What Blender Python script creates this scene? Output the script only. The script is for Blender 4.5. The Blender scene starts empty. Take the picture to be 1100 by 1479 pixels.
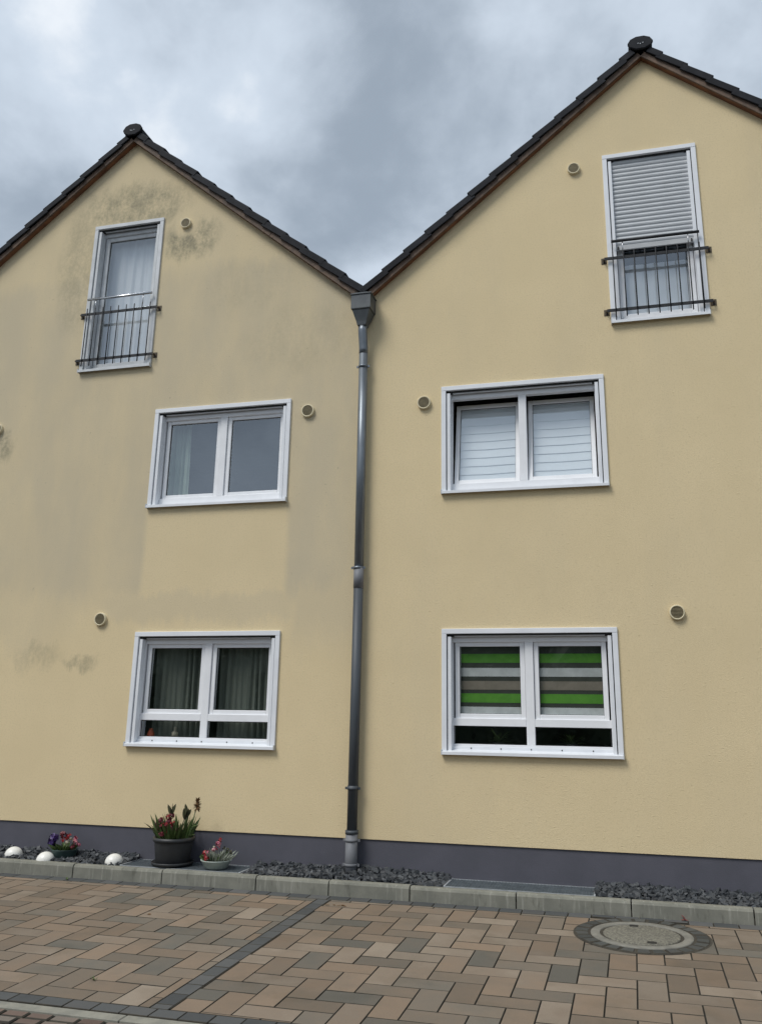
import bpy, bmesh, math, random
from math import sin, cos, pi, radians as R
from mathutils import Vector, Matrix, noise as mnoise

random.seed(7)
sc = bpy.context.scene
COL = sc.collection

# ------------------------------------------------------------------ camera
cam_d = bpy.data.cameras.new('camera')
cam = bpy.data.objects.new('camera', cam_d); COL.objects.link(cam)
YAW, PITCH, ROLL = R(-14.9192), R(15.4705), R(0.7546)
F_PX, PPX, PPY, W_PX = 1252.712, 22.374, -63.326, 1100.0
EYE = 1.7075
fw = Vector((sin(YAW)*cos(PITCH), cos(YAW)*cos(PITCH), sin(PITCH)))
rt = Vector((cos(YAW), -sin(YAW), 0)); up = rt.cross(fw)
rt2 = cos(ROLL)*rt + sin(ROLL)*up; up2 = -sin(ROLL)*rt + cos(ROLL)*up
mw = Matrix((rt2, up2, -fw)).transposed().to_4x4()
mw.translation = (0, -9.0, EYE)
cam.matrix_world = mw
cam_d.sensor_fit = 'HORIZONTAL'; cam_d.sensor_width = 36
cam_d.lens = F_PX/W_PX*36
cam_d.shift_x = -PPX/W_PX; cam_d.shift_y = PPY/W_PX
cam_d.clip_start = 0.05; cam_d.clip_end = 3000
sc.camera = cam

# ------------------------------------------------------------------ light
SUN_EL, SUN_AZ = R(54), R(-146)      # azimuth from +Y towards +X: front left of the facade
world = bpy.data.worlds.new('World'); sc.world = world; world.use_nodes = True
sun_d = bpy.data.lights.new('sun', 'SUN'); sun = bpy.data.objects.new('sun', sun_d); COL.objects.link(sun)
sun_d.energy = 1.5; sun_d.angle = R(24); sun_d.color = (1, .97, .92)
sdir = Vector((sin(SUN_AZ)*cos(SUN_EL), cos(SUN_AZ)*cos(SUN_EL), sin(SUN_EL)))
sun.rotation_euler = sdir.to_track_quat('Z', 'Y').to_euler()
sc.view_settings.view_transform = 'Standard'; sc.view_settings.look = 'None'
sc.view_settings.gamma = 1; sc.view_settings.use_curve_mapping = False
sc.view_settings.exposure = 0.70
SKY_DARK, SKY_LIGHT, SKY_PUFF, SKY_STR = (.28, .33, .388, 1), (.56, .63, .71, 1), (.76, .80, .84, 1), .76
SKY_OFF = (1.9, 2.3, -7.8)

# ------------------------------------------------------------------ node helper
class NT:
    def __init__(s, tree): s.t = tree; s.n = tree.nodes; s.l = tree.links
    def new(s, typ, **kw):
        n = s.n.new(typ)
        for k, v in kw.items(): setattr(n, k, v)
        return n
    def put(s, sock, v):
        if isinstance(v, bpy.types.NodeSocket): s.l.new(v, sock)
        elif v is not None: sock.default_value = v
    def m(s, op, a, b=None, c=None, clamp=False):
        n = s.new('ShaderNodeMath', operation=op, use_clamp=clamp)
        s.put(n.inputs[0], a); s.put(n.inputs[1], b)
        if c is not None: s.put(n.inputs[2], c)
        return n.outputs[0]
    def add(s, a, b): return s.m('ADD', a, b)
    def mul(s, a, b): return s.m('MULTIPLY', a, b)
    def sm(s, v, a, b, lo=0., hi=1.):      # smooth step
        n = s.new('ShaderNodeMapRange', interpolation_type='SMOOTHSTEP')
        s.put(n.inputs[0], v); s.put(n.inputs[1], a); s.put(n.inputs[2], b); s.put(n.inputs[3], lo); s.put(n.inputs[4], hi)
        return n.outputs[0]
    def mix(s, f, a, b, blend='MIX'):
        n = s.new('ShaderNodeMix', data_type='RGBA', blend_type=blend)
        s.put(n.inputs[0], f); s.put(n.inputs[6], a); s.put(n.inputs[7], b)
        return n.outputs[2]
    def noise(s, vec, scale, detail=4, rough=.55, dist=0., w=None):
        n = s.new('ShaderNodeTexNoise')
        if w is not None: n.noise_dimensions = '4D'; s.put(n.inputs['W'], w)
        s.put(n.inputs['Vector'], vec); n.inputs['Scale'].default_value = scale
        n.inputs['Detail'].default_value = detail; n.inputs['Roughness'].default_value = rough
        n.inputs['Distortion'].default_value = dist
        return n.outputs[0]
    def vmul(s, v, k):
        n = s.new('ShaderNodeVectorMath', operation='MULTIPLY'); s.put(n.inputs[0], v); n.inputs[1].default_value = k
        return n.outputs[0]
    def xyz(s, v):
        n = s.new('ShaderNodeSeparateXYZ'); s.put(n.inputs[0], v); return n.outputs
    def comb(s, x, y, z):
        n = s.new('ShaderNodeCombineXYZ'); s.put(n.inputs[0], x); s.put(n.inputs[1], y); s.put(n.inputs[2], z)
        return n.outputs[0]

# ------------------------------------------------------------------ sky: overcast, clouds over a Nishita sky
w = NT(world.node_tree); w.n.clear()
out = w.new('ShaderNodeOutputWorld')
sky = w.new('ShaderNodeTexSky', sky_type='NISHITA'); sky.sun_disc = False
sky.sun_elevation = SUN_EL; sky.sun_rotation = SUN_AZ
bg1 = w.new('ShaderNodeBackground'); w.put(bg1.inputs[0], sky.outputs[0]); bg1.inputs[1].default_value = .1
tc = w.new('ShaderNodeTexCoord').outputs['Generated']
sx, sy, sz = w.xyz(tc)
cv = w.vmul(tc, (1., 1., 1.25))
off = w.new('ShaderNodeVectorMath', operation='ADD'); w.put(off.inputs[0], cv); off.inputs[1].default_value = SKY_OFF
cv = off.outputs[0]
n1 = w.noise(cv, 2.6, 7, .50, .3)
n2 = w.noise(cv, 8.0, 6, .55, .2)
dens = w.add(w.mul(n1, .75), w.mul(n2, .25))
ccol = w.mix(w.sm(dens, .36, .60), SKY_DARK, SKY_LIGHT)
ccol = w.mix(w.sm(dens, .565, .66), ccol, SKY_PUFF)
bg2 = w.new('ShaderNodeBackground'); w.put(bg2.inputs[0], ccol); bg2.inputs[1].default_value = SKY_STR
mx = w.new('ShaderNodeMixShader'); mx.inputs[0].default_value = .9
w.l.new(bg1.outputs[0], mx.inputs[1]); w.l.new(bg2.outputs[0], mx.inputs[2]); w.l.new(mx.outputs[0], out.inputs[0])

# ------------------------------------------------------------------ materials
def new_mat(name):
    m = bpy.data.materials.new(name); m.use_nodes = True
    t = NT(m.node_tree); b = t.n['Principled BSDF']
    return m, t, b
def c4(c): return (c[0], c[1], c[2], 1)
def pmat(name, c1, c2=None, scale=8, rough=.6, bump=0, bscale=60, metal=0, spec=.5, rnd=0, stretch=None, bdist=.004, lo=.35, hi=.65, detail=5):
    """two-tone noise material; rnd: brightness spread per object"""
    m, t, b = new_mat(name)
    co = t.new('ShaderNodeTexCoord').outputs['Object']
    if stretch: co = t.vmul(co, stretch)
    oi = t.new('ShaderNodeObjectInfo')
    wv = t.mul(oi.outputs['Random'], 20.)
    if c2 is None: c2 = [x*.82 for x in c1]
    col = t.mix(t.sm(t.noise(co, scale, detail, .6, w=wv), lo, hi), c4(c1), c4(c2))
    if rnd:
        h = t.new('ShaderNodeHueSaturation'); t.put(h.inputs['Color'], col)
        t.put(h.inputs['Value'], t.m('MULTIPLY_ADD', oi.outputs['Random'], 2*rnd, 1-rnd)); col = h.outputs[0]
    t.put(b.inputs['Base Color'], col)
    b.inputs['Roughness'].default_value = rough; b.inputs['Metallic'].default_value = metal
    b.inputs['Specular IOR Level'].default_value = spec
    if bump:
        bp = t.new('ShaderNodeBump'); bp.inputs['Strength'].default_value = bump; bp.inputs['Distance'].default_value = bdist
        t.put(bp.inputs['Height'], t.noise(co, bscale, 4, .6)); t.put(b.inputs['Normal'], bp.outputs[0])
    return m

def render_mat(name, dirty):
    m, t, b = new_mat(name)
    P = t.new('ShaderNodeNewGeometry').outputs['Position']
    x, y, z = t.xyz(P)
    wob = t.noise(P, 2.2, 5, .6)
    wob2 = t.noise(t.vmul(P, (1, 1, .25)), 3.5, 5, .65)
    wob3 = t.noise(t.vmul(P, (1, 1, .4)), 11, 6, .7)
    xx = t.add(x, t.add(t.mul(t.add(wob, -.5), .25), t.mul(t.add(wob3, -.5), .16))); zz = t.add(z, t.add(t.mul(t.add(wob2, -.5), .5), t.mul(t.add(wob3, -.5), .3)))
    def box(x0, x1, z0, z1, sx=.12, sz=.15, a=xx, c=zz):
        f = t.mul(t.sm(a, x0-sx, x0+sx), t.sm(a, x1-sx, x1+sx, 1, 0))
        return t.mul(f, t.mul(t.sm(c, z0-sz, z0+sz), t.sm(c, z1-sz, z1+sz, 1, 0)))
    def blob(cx, cz, rx, rz, a=xx, c=zz):
        d = t.add(t.m('POWER', t.m('DIVIDE', t.add(a, -cx), rx), 2.), t.m('POWER', t.m('DIVIDE', t.add(c, -cz), rz), 2.))
        return t.sm(d, .15, 1., 1, 0)
    base = t.mix(t.sm(t.noise(P, 1.1, 5, .6), .3, .7), c4(WALL_A), c4(WALL_B))
    base = t.mix(t.sm(t.noise(P, 55, 3, .6), .45, .72), base, c4([v*.95 for v in WALL_B]))
    if dirty:
        film = t.add(t.mul(t.sm(t.noise(t.vmul(P, (1, 1, .35)), 1.6, 6, .6), .25, .7), .5), .35)
        reg = t.m('MAXIMUM', box(-12, -2.7, 2.85, 7.2, .3, .3), t.mul(box(-12, -2.7, 7.0, 10, .3, .3), .55))
        clean = box(-5.46, -3.66, 2.72, 4.0, .05, .2, a=t.add(x, t.mul(t.add(wob, -.5), .05)))
        reg = t.mul(reg, t.m('SUBTRACT', 1., t.mul(clean, .85)))
        d = t.mul(t.mul(reg, film), .80)
        d = t.m('MAXIMUM', d, t.mul(box(-6.0, -3.5, 2.62, 2.95, .2, .08), .33))
        d = t.m('MAXIMUM', d, t.mul(box(-3.55, -2.75, 2.4, 6.1, .1, .3), .38))
        d = t.m('MAXIMUM', d, t.mul(blob(-6.9, 2.9, .8, .8), t.mul(film, .45)))
        grey = c4(WALL_GREY)
        col = t.mix(d, base, grey)
        st = t.add(t.mul(t.sm(t.noise(t.vmul(P, (1, 1, .55)), 5, 8, .72), .34, .66), .7), t.mul(t.sm(t.noise(t.vmul(P, (1, 1, .8)), 26, 5, .7), .4, .62), .3))
        hard = t.m('MAXIMUM', t.mul(blob(-6.05, 8.12, 1.0, .42), .8), t.mul(blob(-5.2, 7.55, .5, .38), 1.))
        hard = t.m('MAXIMUM', hard, t.mul(blob(-6.75, 7.4, .45, 1.3), .45))
        hard = t.m('MAXIMUM', hard, blob(-7.72, 4.86, .34, .3))
        hard = t.m('MAXIMUM', hard, t.mul(blob(-6.15, 2.16, .30, .13), .6))
        hard = t.m('MAXIMUM', hard, t.mul(blob(-6.75, 2.24, .45, .2), .38))
        hard = t.m('MAXIMUM', hard, t.mul(blob(-3.6, 6.0, .9, .6), .2))
        hard = t.m('MAXIMUM', hard, t.mul(blob(-4.3, 6.75, .9, .5), .16))
        halo = t.m('MAXIMUM', blob(-5.28, 7.77, .24, .24, x, z), blob(-7.743, 5.117, .2, .2, x, z))
        hard = t.mul(hard, t.m('SUBTRACT', 1., halo))
        col = t.mix(t.mul(t.mul(hard, st), .92), col, c4(WALL_ALGA))
        spk = t.mul(t.sm(t.noise(P, 16, 3, .6), .66, .74), t.add(t.mul(reg, .25), .05))
        col = t.mix(spk, col, c4(WALL_ALGA))
    else:
        f2 = t.mul(t.sm(t.noise(t.vmul(P, (1, 1, .3)), 1.3, 5, .6), .4, .75), .16)
        col = t.mix(f2, base, c4(WALL_GREY))
    t.put(b.inputs['Base Color'], col); b.inputs['Roughness'].default_value = .92
    b.inputs['Specular IOR Level'].default_value = .25
    h = t.add(t.noise(t.vmul(P, (1, 1, 1.6)), 85, 4, .7), t.mul(t.sm(t.noise(t.vmul(P, (1, 1, 2.4)), 26, 3, .6), .60, .76), .55))
    bp = t.new('ShaderNodeBump'); bp.inputs['Strength'].default_value = .85; bp.inputs['Distance'].default_value = .006
    t.put(bp.inputs['Height'], h); t.put(b.inputs['Normal'], bp.outputs[0])
    return m

WALL_A, WALL_B = (.735, .605, .378), (.695, .570, .352)
WALL_GREY, WALL_ALGA = (.49, .435, .325), (.19, .185, .135)
M = {}
M['wall_dirty'] = render_mat('weathered_render', True)
M['wall'] = render_mat('cream_render', False)
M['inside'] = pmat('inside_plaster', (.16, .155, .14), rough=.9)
M['plinth'] = pmat('plinth_paint', (.096, .096, .117), (.084, .085, .103), 3, .75, .35, 90, spec=.3)
M['white'] = pmat('white_upvc', (.80, .81, .83), (.76, .77, .79), 5, .35, spec=.5)
M['alu'] = pmat('white_aluminium', (.76, .78, .81), (.71, .73, .76), 4, .4, spec=.5)
M['oldwhite'] = pmat('weathered_white', (.60, .62, .64), (.50, .52, .53), 6, .5)
M['gasket'] = pmat('black_gasket_and_shade', (.015, .015, .016), rough=.6)  # also the black that stands for shade in lid gap and grate pit
M['shutter'] = pmat('shutter_grey', (.52, .54, .56), (.47, .49, .51), 5, .45)
M['tile'] = pmat('anthracite_tile', (.012, .0135, .017), (.020, .0215, .026), 9, .75, .3, 50, rnd=.2, spec=.2)
M['wood'] = pmat('brown_board', (.20, .085, .040), (.12, .050, .026), 6, .6, .3, 40, stretch=(1, 1, 1), rnd=.2)
M['woodgrey'] = pmat('weathered_board', (.145, .095, .065), (.085, .060, .045), 18, .75, .5, 70, rnd=.15)
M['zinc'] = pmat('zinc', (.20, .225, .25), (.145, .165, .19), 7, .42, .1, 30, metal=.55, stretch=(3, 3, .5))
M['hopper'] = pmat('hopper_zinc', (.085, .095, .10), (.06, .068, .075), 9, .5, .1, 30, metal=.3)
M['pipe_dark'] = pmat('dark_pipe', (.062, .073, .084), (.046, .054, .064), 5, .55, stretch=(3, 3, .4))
M['pipe_grey'] = pmat('grey_standpipe', (.185, .19, .205), (.145, .15, .163), 6, .6)
M['rail'] = pmat('dark_railing', (.014, .016, .02), (.024, .025, .027), 20, .55, spec=.3)
M['steel'] = pmat('steel_handrail', (.55, .56, .58), rough=.25, metal=.9)
M['bracket'] = pmat('bronze_bracket', (.09, .07, .045), rough=.5, metal=.4)
M['vent'] = pmat('vent_cream', (.68, .60, .41), (.60, .53, .36), 12, .6)
M['vent_in'] = pmat('vent_grille', (.27, .225, .13), (.20, .17, .10), 30, .6)
M['kerb'] = None
M['slate'] = pmat('slate_chips', (.050, .055, .062), (.085, .09, .098), 14, .65, .3, 60)
M['soil'] = pmat('soil', (.035, .033, .030), (.05, .045, .04), 20, .95)
M['galv'] = pmat('galvanised', (.42, .45, .47), (.34, .36, .38), 14, .45, metal=.3)
M['galv_dark'] = pmat('galvanised_grid', (.165, .19, .205), (.12, .14, .155), 14, .5, metal=.3)
M['pot'] = pmat('anthracite_pot', (.022, .024, .026), (.03, .032, .034), 10, .5)
M['bowl'] = pmat('pale_green_bowl', (.40, .45, .41), (.33, .38, .34), 10, .4)
M['bowl_dark'] = pmat('teal_bowl', (.04, .075, .07), (.03, .055, .055), 10, .45)
M['lamp'] = pmat('opal_dome', (.80, .79, .74), (.74, .73, .68), 6, .35)
M['leaf'] = pmat('leaf_green', (.045, .085, .022), (.075, .115, .03), 14, .5)
M['leaf2'] = pmat('leaf_dark', (.05, .045, .025), (.065, .075, .025), 16, .55)
M['silver'] = pmat('silver_foliage', (.28, .30, .25), (.20, .23, .18), 14, .7)
M['red'] = pmat('petal_red', (.32, .018, .022), (.20, .012, .018), 20, .5)
M['darkred'] = pmat('petal_dark_red', (.14, .015, .025), (.09, .012, .02), 20, .5)
M['pink'] = pmat('petal_pink', (.45, .08, .15), (.55, .25, .28), 20, .5)
M['purple'] = pmat('petal_purple', (.045, .016, .13), (.03, .012, .085), 20, .5)
M['cream'] = pmat('petal_cream', (.55, .50, .38), rough=.6)
M['brownflower'] = pmat('dry_flower', (.17, .085, .03), (.10, .06, .02), 20, .8)
M['green_band'] = pmat('green_fabric', (.12, .36, .04), (.10, .31, .035), 12, .85)
M['white_band'] = pmat('pale_fabric', (.66, .68, .68), rough=.85)
M['taupe_band'] = pmat('taupe_fabric', (.27, .235, .19), rough=.85)
M['dark_band'] = pmat('sheer_dark', (.06, .065, .055), rough=.9)
M['orange'] = pmat('orange_glaze', (.50, .09, .03), rough=.4)
M['treeleaf'] = pmat('tree_mass', (.020, .030, .014), (.035, .048, .02), .6, .8)
M['leaf_fallen'] = pmat('fallen_leaf', (.26, .03, .03), rough=.7)

def cloth_mat(name, col, trans):
    m, t, b = new_mat(name)
    d = t.new('ShaderNodeBsdfDiffuse'); d.inputs[0].default_value = c4(col)
    tr = t.new('ShaderNodeBsdfTranslucent'); tr.inputs[0].default_value = c4(col)
    mx = t.new('ShaderNodeMixShader'); mx.inputs[0].default_value = trans
    t.l.new(d.outputs[0], mx.inputs[1]); t.l.new(tr.outputs[0], mx.inputs[2])
    t.l.new(mx.outputs[0], t.n['Material Output'].inputs[0]); t.n.remove(b)
    return m
M['curtain_white'] = cloth_mat('white_voile', (.82, .84, .88), .15)
M['curtain_grey'] = cloth_mat('grey_voile', (.27, .30, .26), .4)
M['curtain_green'] = cloth_mat('pale_green_curtain', (.45, .56, .46), .3)
M['blind_white'] = cloth_mat('white_blind', (.86, .90, .94), .12)

def glass_mat():
    m, t, b = new_mat('window_glass'); t.n.remove(b)
    tr = t.new('ShaderNodeBsdfTransparent'); tr.inputs[0].default_value = (.93, .95, .945, 1)
    gl = t.new('ShaderNodeBsdfGlossy'); gl.inputs['Roughness'].default_value = .012; gl.inputs[0].default_value = (.88, .94, 1, 1)
    g = t.new('ShaderNodeNewGeometry')
    dt = t.new('ShaderNodeVectorMath', operation='DOT_PRODUCT'); t.put(dt.inputs[0], g.outputs['Normal']); t.put(dt.inputs[1], g.outputs['Incoming'])
    cc = t.m('ABSOLUTE', dt.outputs['Value'])
    R0 = .22                                    # coated double glazing, same from both sides
    frv = t.m('MULTIPLY_ADD', t.m('POWER', t.m('SUBTRACT', 1., cc, clamp=True), 5.), 1-R0, R0)
    mx = t.new('ShaderNodeMixShader'); t.put(mx.inputs[0], frv)
    t.l.new(tr.outputs[0], mx.inputs[1]); t.l.new(gl.outputs[0], mx.inputs[2])
    t.l.new(mx.outputs[0], t.n['Material Output'].inputs[0])
    return m
M['glass'] = glass_mat()

def kerb_mat():
    m, t, b = new_mat('kerb_concrete')
    P = t.new('ShaderNodeNewGeometry').outputs['Position']
    col = t.mix(t.sm(t.noise(P, 5, 6, .65), .3, .7), (.225, .222, .185, 1), (.165, .165, .138, 1))
    streak = t.sm(t.noise(t.vmul(P, (1, 1, .08)), 34, 4, .6), .55, .68)
    col = t.mix(t.mul(streak, .45), col, (.35, .345, .30, 1))
    dirt = t.sm(t.noise(t.vmul(P, (1, 1, .3)), 14, 5, .6), .56, .7)
    col = t.mix(t.mul(dirt, .5), col, (.08, .08, .062, 1))
    t.put(b.inputs['Base Color'], col); b.inputs['Roughness'].default_value = .9
    bp = t.new('ShaderNodeBump'); bp.inputs['Strength'].default_value = .4; bp.inputs['Distance'].default_value = .003
    t.put(bp.inputs['Height'], t.noise(P, 120, 3, .6)); t.put(b.inputs['Normal'], bp.outputs[0])
    return m
M['kerb'] = kerb_mat()

def paver_mat(name, cols, island, bump=.35, gain=1.):
    m, t, b = new_mat(name)
    P = t.new('ShaderNodeNewGeometry')
    rnd = P.outputs['Random Per Island'] if island else t.new('ShaderNodeObjectInfo').outputs['Random']
    cr = t.new('ShaderNodeValToRGB'); cr.color_ramp.interpolation = 'LINEAR'
    el = cr.color_ramp.elements
    while len(el) < len(cols): el.new(.5)
    for i, c in enumerate(cols): el[i].position = i/(len(cols)-1); el[i].color = c4([v*gain for v in c])
    # soft clouding inside each stone so that one stone drifts between two tones
    nz = t.noise(P.outputs['Position'], 3.2, 4, .6, w=t.mul(rnd, 40.))
    t.put(cr.inputs[0], t.m('MULTIPLY_ADD', t.add(nz, -.5), .75, rnd, clamp=True))
    h = t.new('ShaderNodeHueSaturation'); t.put(h.inputs['Color'], cr.outputs[0])
    r2 = t.m('FRACT', t.mul(rnd, 7.31))
    t.put(h.inputs['Value'], t.m('MULTIPLY_ADD', r2, .34, .84))
    g = t.noise(P.outputs['Position'], 190, 3, .6)
    col = t.mix(t.sm(g, .3, .7, 0, .35), h.outputs[0], t.mix(1., h.outputs[0], (.62, .62, .62, 1), 'MULTIPLY'))
    st = t.sm(t.noise(P.outputs['Position'], 2.1, 6, .65), .5, .72, 0, .35)
    col = t.mix(st, col, t.mix(1., col, (.58, .6, .56, 1), 'MULTIPLY'))
    t.put(b.inputs['Base Color'], col); b.inputs['Roughness'].default_value = .82; b.inputs['Specular IOR Level'].default_value = .35
    bp = t.new('ShaderNodeBump'); bp.inputs['Strength'].default_value = bump; bp.inputs['Distance'].default_value = .002
    t.put(bp.inputs['Height'], t.noise(P.outputs['Position'], 110, 4, .65)); t.put(b.inputs['Normal'], bp.outputs[0])
    return m
PAV = [(.15, .145, .125), (.21, .185, .15), (.27, .215, .16), (.33, .245, .175), (.31, .26, .20), (.37, .31, .24)]
PAV = [(.130, .121, .101), (.162, .136, .106), (.184, .144, .106), (.220, .163, .115), (.202, .160, .120), (.244, .200, .154)]
M['paver'] = paver_mat('shell_limestone_paver', PAV, False)
M['paver_i'] = paver_mat('shell_limestone_paver_far', PAV, True)
DK = [(.062, .066, .068), (.082, .086, .086), (.10, .10, .098)]
M['dkstone'] = paver_mat('anthracite_paver', DK, False)
M['dkstone_i'] = paver_mat('anthracite_paver_far', DK, True)
RS = [(.13, .085, .068), (.17, .125, .10), (.15, .13, .11), (.20, .15, .12)]
M['sett'] = paver_mat('red_brown_sett', RS, False, .8)
M['sett_i'] = paver_mat('red_brown_sett_far', RS, True, .8)
M['joint'] = pmat('joint_sand', (.030, .027, .021), (.055, .048, .035), 12, .95, .5, 120)
M['ground'] = pmat('asphalt', (.05, .05, .05), (.065, .063, .06), 3, .9, .4, 80)
M['concrete'] = pmat('pale_concrete', (.27, .26, .215), (.20, .195, .165), 9, .9, .5, 90)
M['cover'] = pmat('cover_concrete', (.205, .195, .155), (.105, .10, .082), 60, .9, .8, 150, lo=.4, hi=.6)
M['castring'] = pmat('cover_ring', (.215, .207, .178), (.155, .15, .13), 14, .8, .3, 90)

# ------------------------------------------------------------------ mesh helpers
WPOS = {}
def tag(o, label=None, cat=None, group=None, kind=None):
    if label: o['label'] = label
    if cat: o['category'] = cat
    if group: o['group'] = group
    if kind: o['kind'] = kind
    return o
def empty(name, loc, parent=None):
    o = bpy.data.objects.new(name, None); COL.objects.link(o)
    o.empty_display_size = .2
    o.location = loc; WPOS[o.name] = Vector(loc); return o
class MB:
    def __init__(s): s.v = []; s.f = []; s.sm = []; s.mi = {}; s.mat2 = None
    def poly(s, pts, smooth=False):
        k = len(s.v); s.v += [tuple(p) for p in pts]; s.f.append(tuple(range(k, k+len(pts)))); s.sm.append(smooth); return s
    def raw(s, vs, fs, smooth=False):
        k = len(s.v); s.v += [tuple(p) for p in vs]; s.f += [tuple(i+k for i in f) for f in fs]; s.sm += [smooth]*len(fs); return s
    def box(s, x0, x1, y0, y1, z0, z1, f=None):
        vs = [(x, y, z) for x in (x0, x1) for y in (y0, y1) for z in (z0, z1)]
        if f: vs = [f(v) for v in vs]
        return s.raw(vs, [(0,1,3,2), (4,6,7,5), (0,4,5,1), (2,3,7,6), (0,2,6,4), (1,5,7,3)])
    def tube(s, pts, r, n=12, cap=True, smooth=True):
        pts = [Vector(p) for p in pts]; rr = r if isinstance(r, (list, tuple)) else [r]*len(pts)
        vs = []; prev = None
        for i, p in enumerate(pts):
            d = (pts[min(i+1, len(pts)-1)] - pts[max(i-1, 0)]).normalized()
            a = prev if prev is not None else (Vector((1, 0, 0)) if abs(d.x) < .8 else Vector((0, 1, 0)))
            a = (a - d*a.dot(d)).normalized(); bb = d.cross(a); prev = a
            vs += [p + rr[i]*(a*cos(2*pi*k/n) + bb*sin(2*pi*k/n)) for k in range(n)]
        fs = [(i*n+k, i*n+(k+1) % n, (i+1)*n+(k+1) % n, (i+1)*n+k) for i in range(len(pts)-1) for k in range(n)]
        s.raw(vs, fs, smooth)
        if cap:
            s.poly(vs[:n][::-1]); s.poly(vs[-n:])
        return s
    def lathe(s, prof, c, n=32, smooth=True, ax='z'):
        vs = []
        for r, h in prof:
            for k in range(n):
                a = 2*pi*k/n
                if ax == 'z': vs.append((c[0]+r*cos(a), c[1]+r*sin(a), c[2]+h))
                else: vs.append((c[0]+r*cos(a), c[1]+h, c[2]+r*sin(a)))
        fs = []
        for i in range(len(prof)-1):
            for k in range(n):
                q = (i*n+k, i*n+(k+1) % n, (i+1)*n+(k+1) % n, (i+1)*n+k)
                fs.append(q if ax == 'z' else q[::-1])
        return s.raw(vs, fs, smooth)
    def build(s, name, mat, parent=None, bevel=0, kind=None, xf=None, origin=None):
        me = bpy.data.meshes.new(name)
        o = bpy.data.objects.new(name, me); COL.objects.link(o)
        off = Vector(origin) if origin is not None else (WPOS[parent.name] if parent is not None else Vector((0, 0, 0)))
        vs = [Vector(v) for v in s.v]
        if xf: vs = [Vector(xf(v)) for v in vs]
        me.from_pydata([tuple(v-off) for v in vs], [], s.f); me.update()
        if any(s.sm): me.polygons.foreach_set('use_smooth', s.sm)
        for i, k in s.mi.items(): me.polygons[i].material_index = k
        bm = bmesh.new(); bm.from_mesh(me)
        bmesh.ops.remove_doubles(bm, verts=bm.verts, dist=1e-5)
        bmesh.ops.recalc_face_normals(bm, faces=bm.faces)
        if bevel:
            es = [e for e in bm.edges if e.is_manifold and e.calc_face_angle(0) > .6]
            bmesh.ops.bevel(bm, geom=es, offset=bevel, segments=1, affect='EDGES', clamp_overlap=True)
        bm.to_mesh(me); bm.free()
        me.materials.append(mat if not isinstance(mat, str) else M[mat])
        if s.mat2: me.materials.append(s.mat2)
        if parent is not None: o.parent = parent; o.location = off - WPOS[parent.name]
        else: o.location = off
        WPOS[o.name] = Vector(off)
        if kind: o['kind'] = kind
        return o
def inst(src, parent, loc, name=None):
    o = bpy.data.objects.new(name or src.name.split('.')[0], src.data); COL.objects.link(o)
    o.parent = parent; o.location = Vector(loc) - WPOS[parent.name]; WPOS[o.name] = Vector(loc)
    return o

# ------------------------------------------------------------------ ground, paving, kerb
SL = .01709
U = .19443
def gz(y): return SL*y
tag(MB().poly([(-600, -900, -1.2), (600, -900, -1.2), (600, 600, -.6), (-600, 600, -.6)]).build('ground', 'ground'), kind='structure')

pave = tag(MB().poly([(-11, -3.77, gz(-3.77)-.012), (6, -3.77, gz(-3.77)-.012), (6, -.40, gz(-.4)-.012), (-11, -.40, gz(-.4)-.012)]).build('pavement', 'joint'), kind='structure')
tag(pave, 'beige and grey concrete stones laid in herringbone bond before the houses')

from bpy_extras.object_utils import world_to_camera_view
bpy.context.view_layer.update()
def ndc(p):
    d = Vector(p) - Vector((0, -9, EYE))
    zc = d.dot(fw); 
    if zc < .1: return None
    return (572.374 + F_PX*d.dot(rt2)/zc, 676.174 - F_PX*d.dot(up2)/zc)
def in_view(pts, pad=4):
    for p in pts:
        q = ndc(p)
        if q and -pad <= q[0] <= 1100+pad and -pad <= q[1] <= 1479+pad: return True
    return False
def clip(poly, nx, ny, c):       # keep nx*x+ny*y <= c
    out = []
    for i in range(len(poly)):
        a, b = poly[i-1], poly[i]
        da, db = nx*a[0]+ny*a[1]-c, nx*b[0]+ny*b[1]-c
        if (da < 0) != (db < 0):
            k = da/(da-db); out.append((a[0]+(b[0]-a[0])*k, a[1]+(b[1]-a[1])*k))
        if db < 0: out.append(b)
    return out
def area(p): return .5*abs(sum(p[i-1][0]*p[i][1]-p[i][0]*p[i-1][1] for i in range(len(p))))
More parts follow.
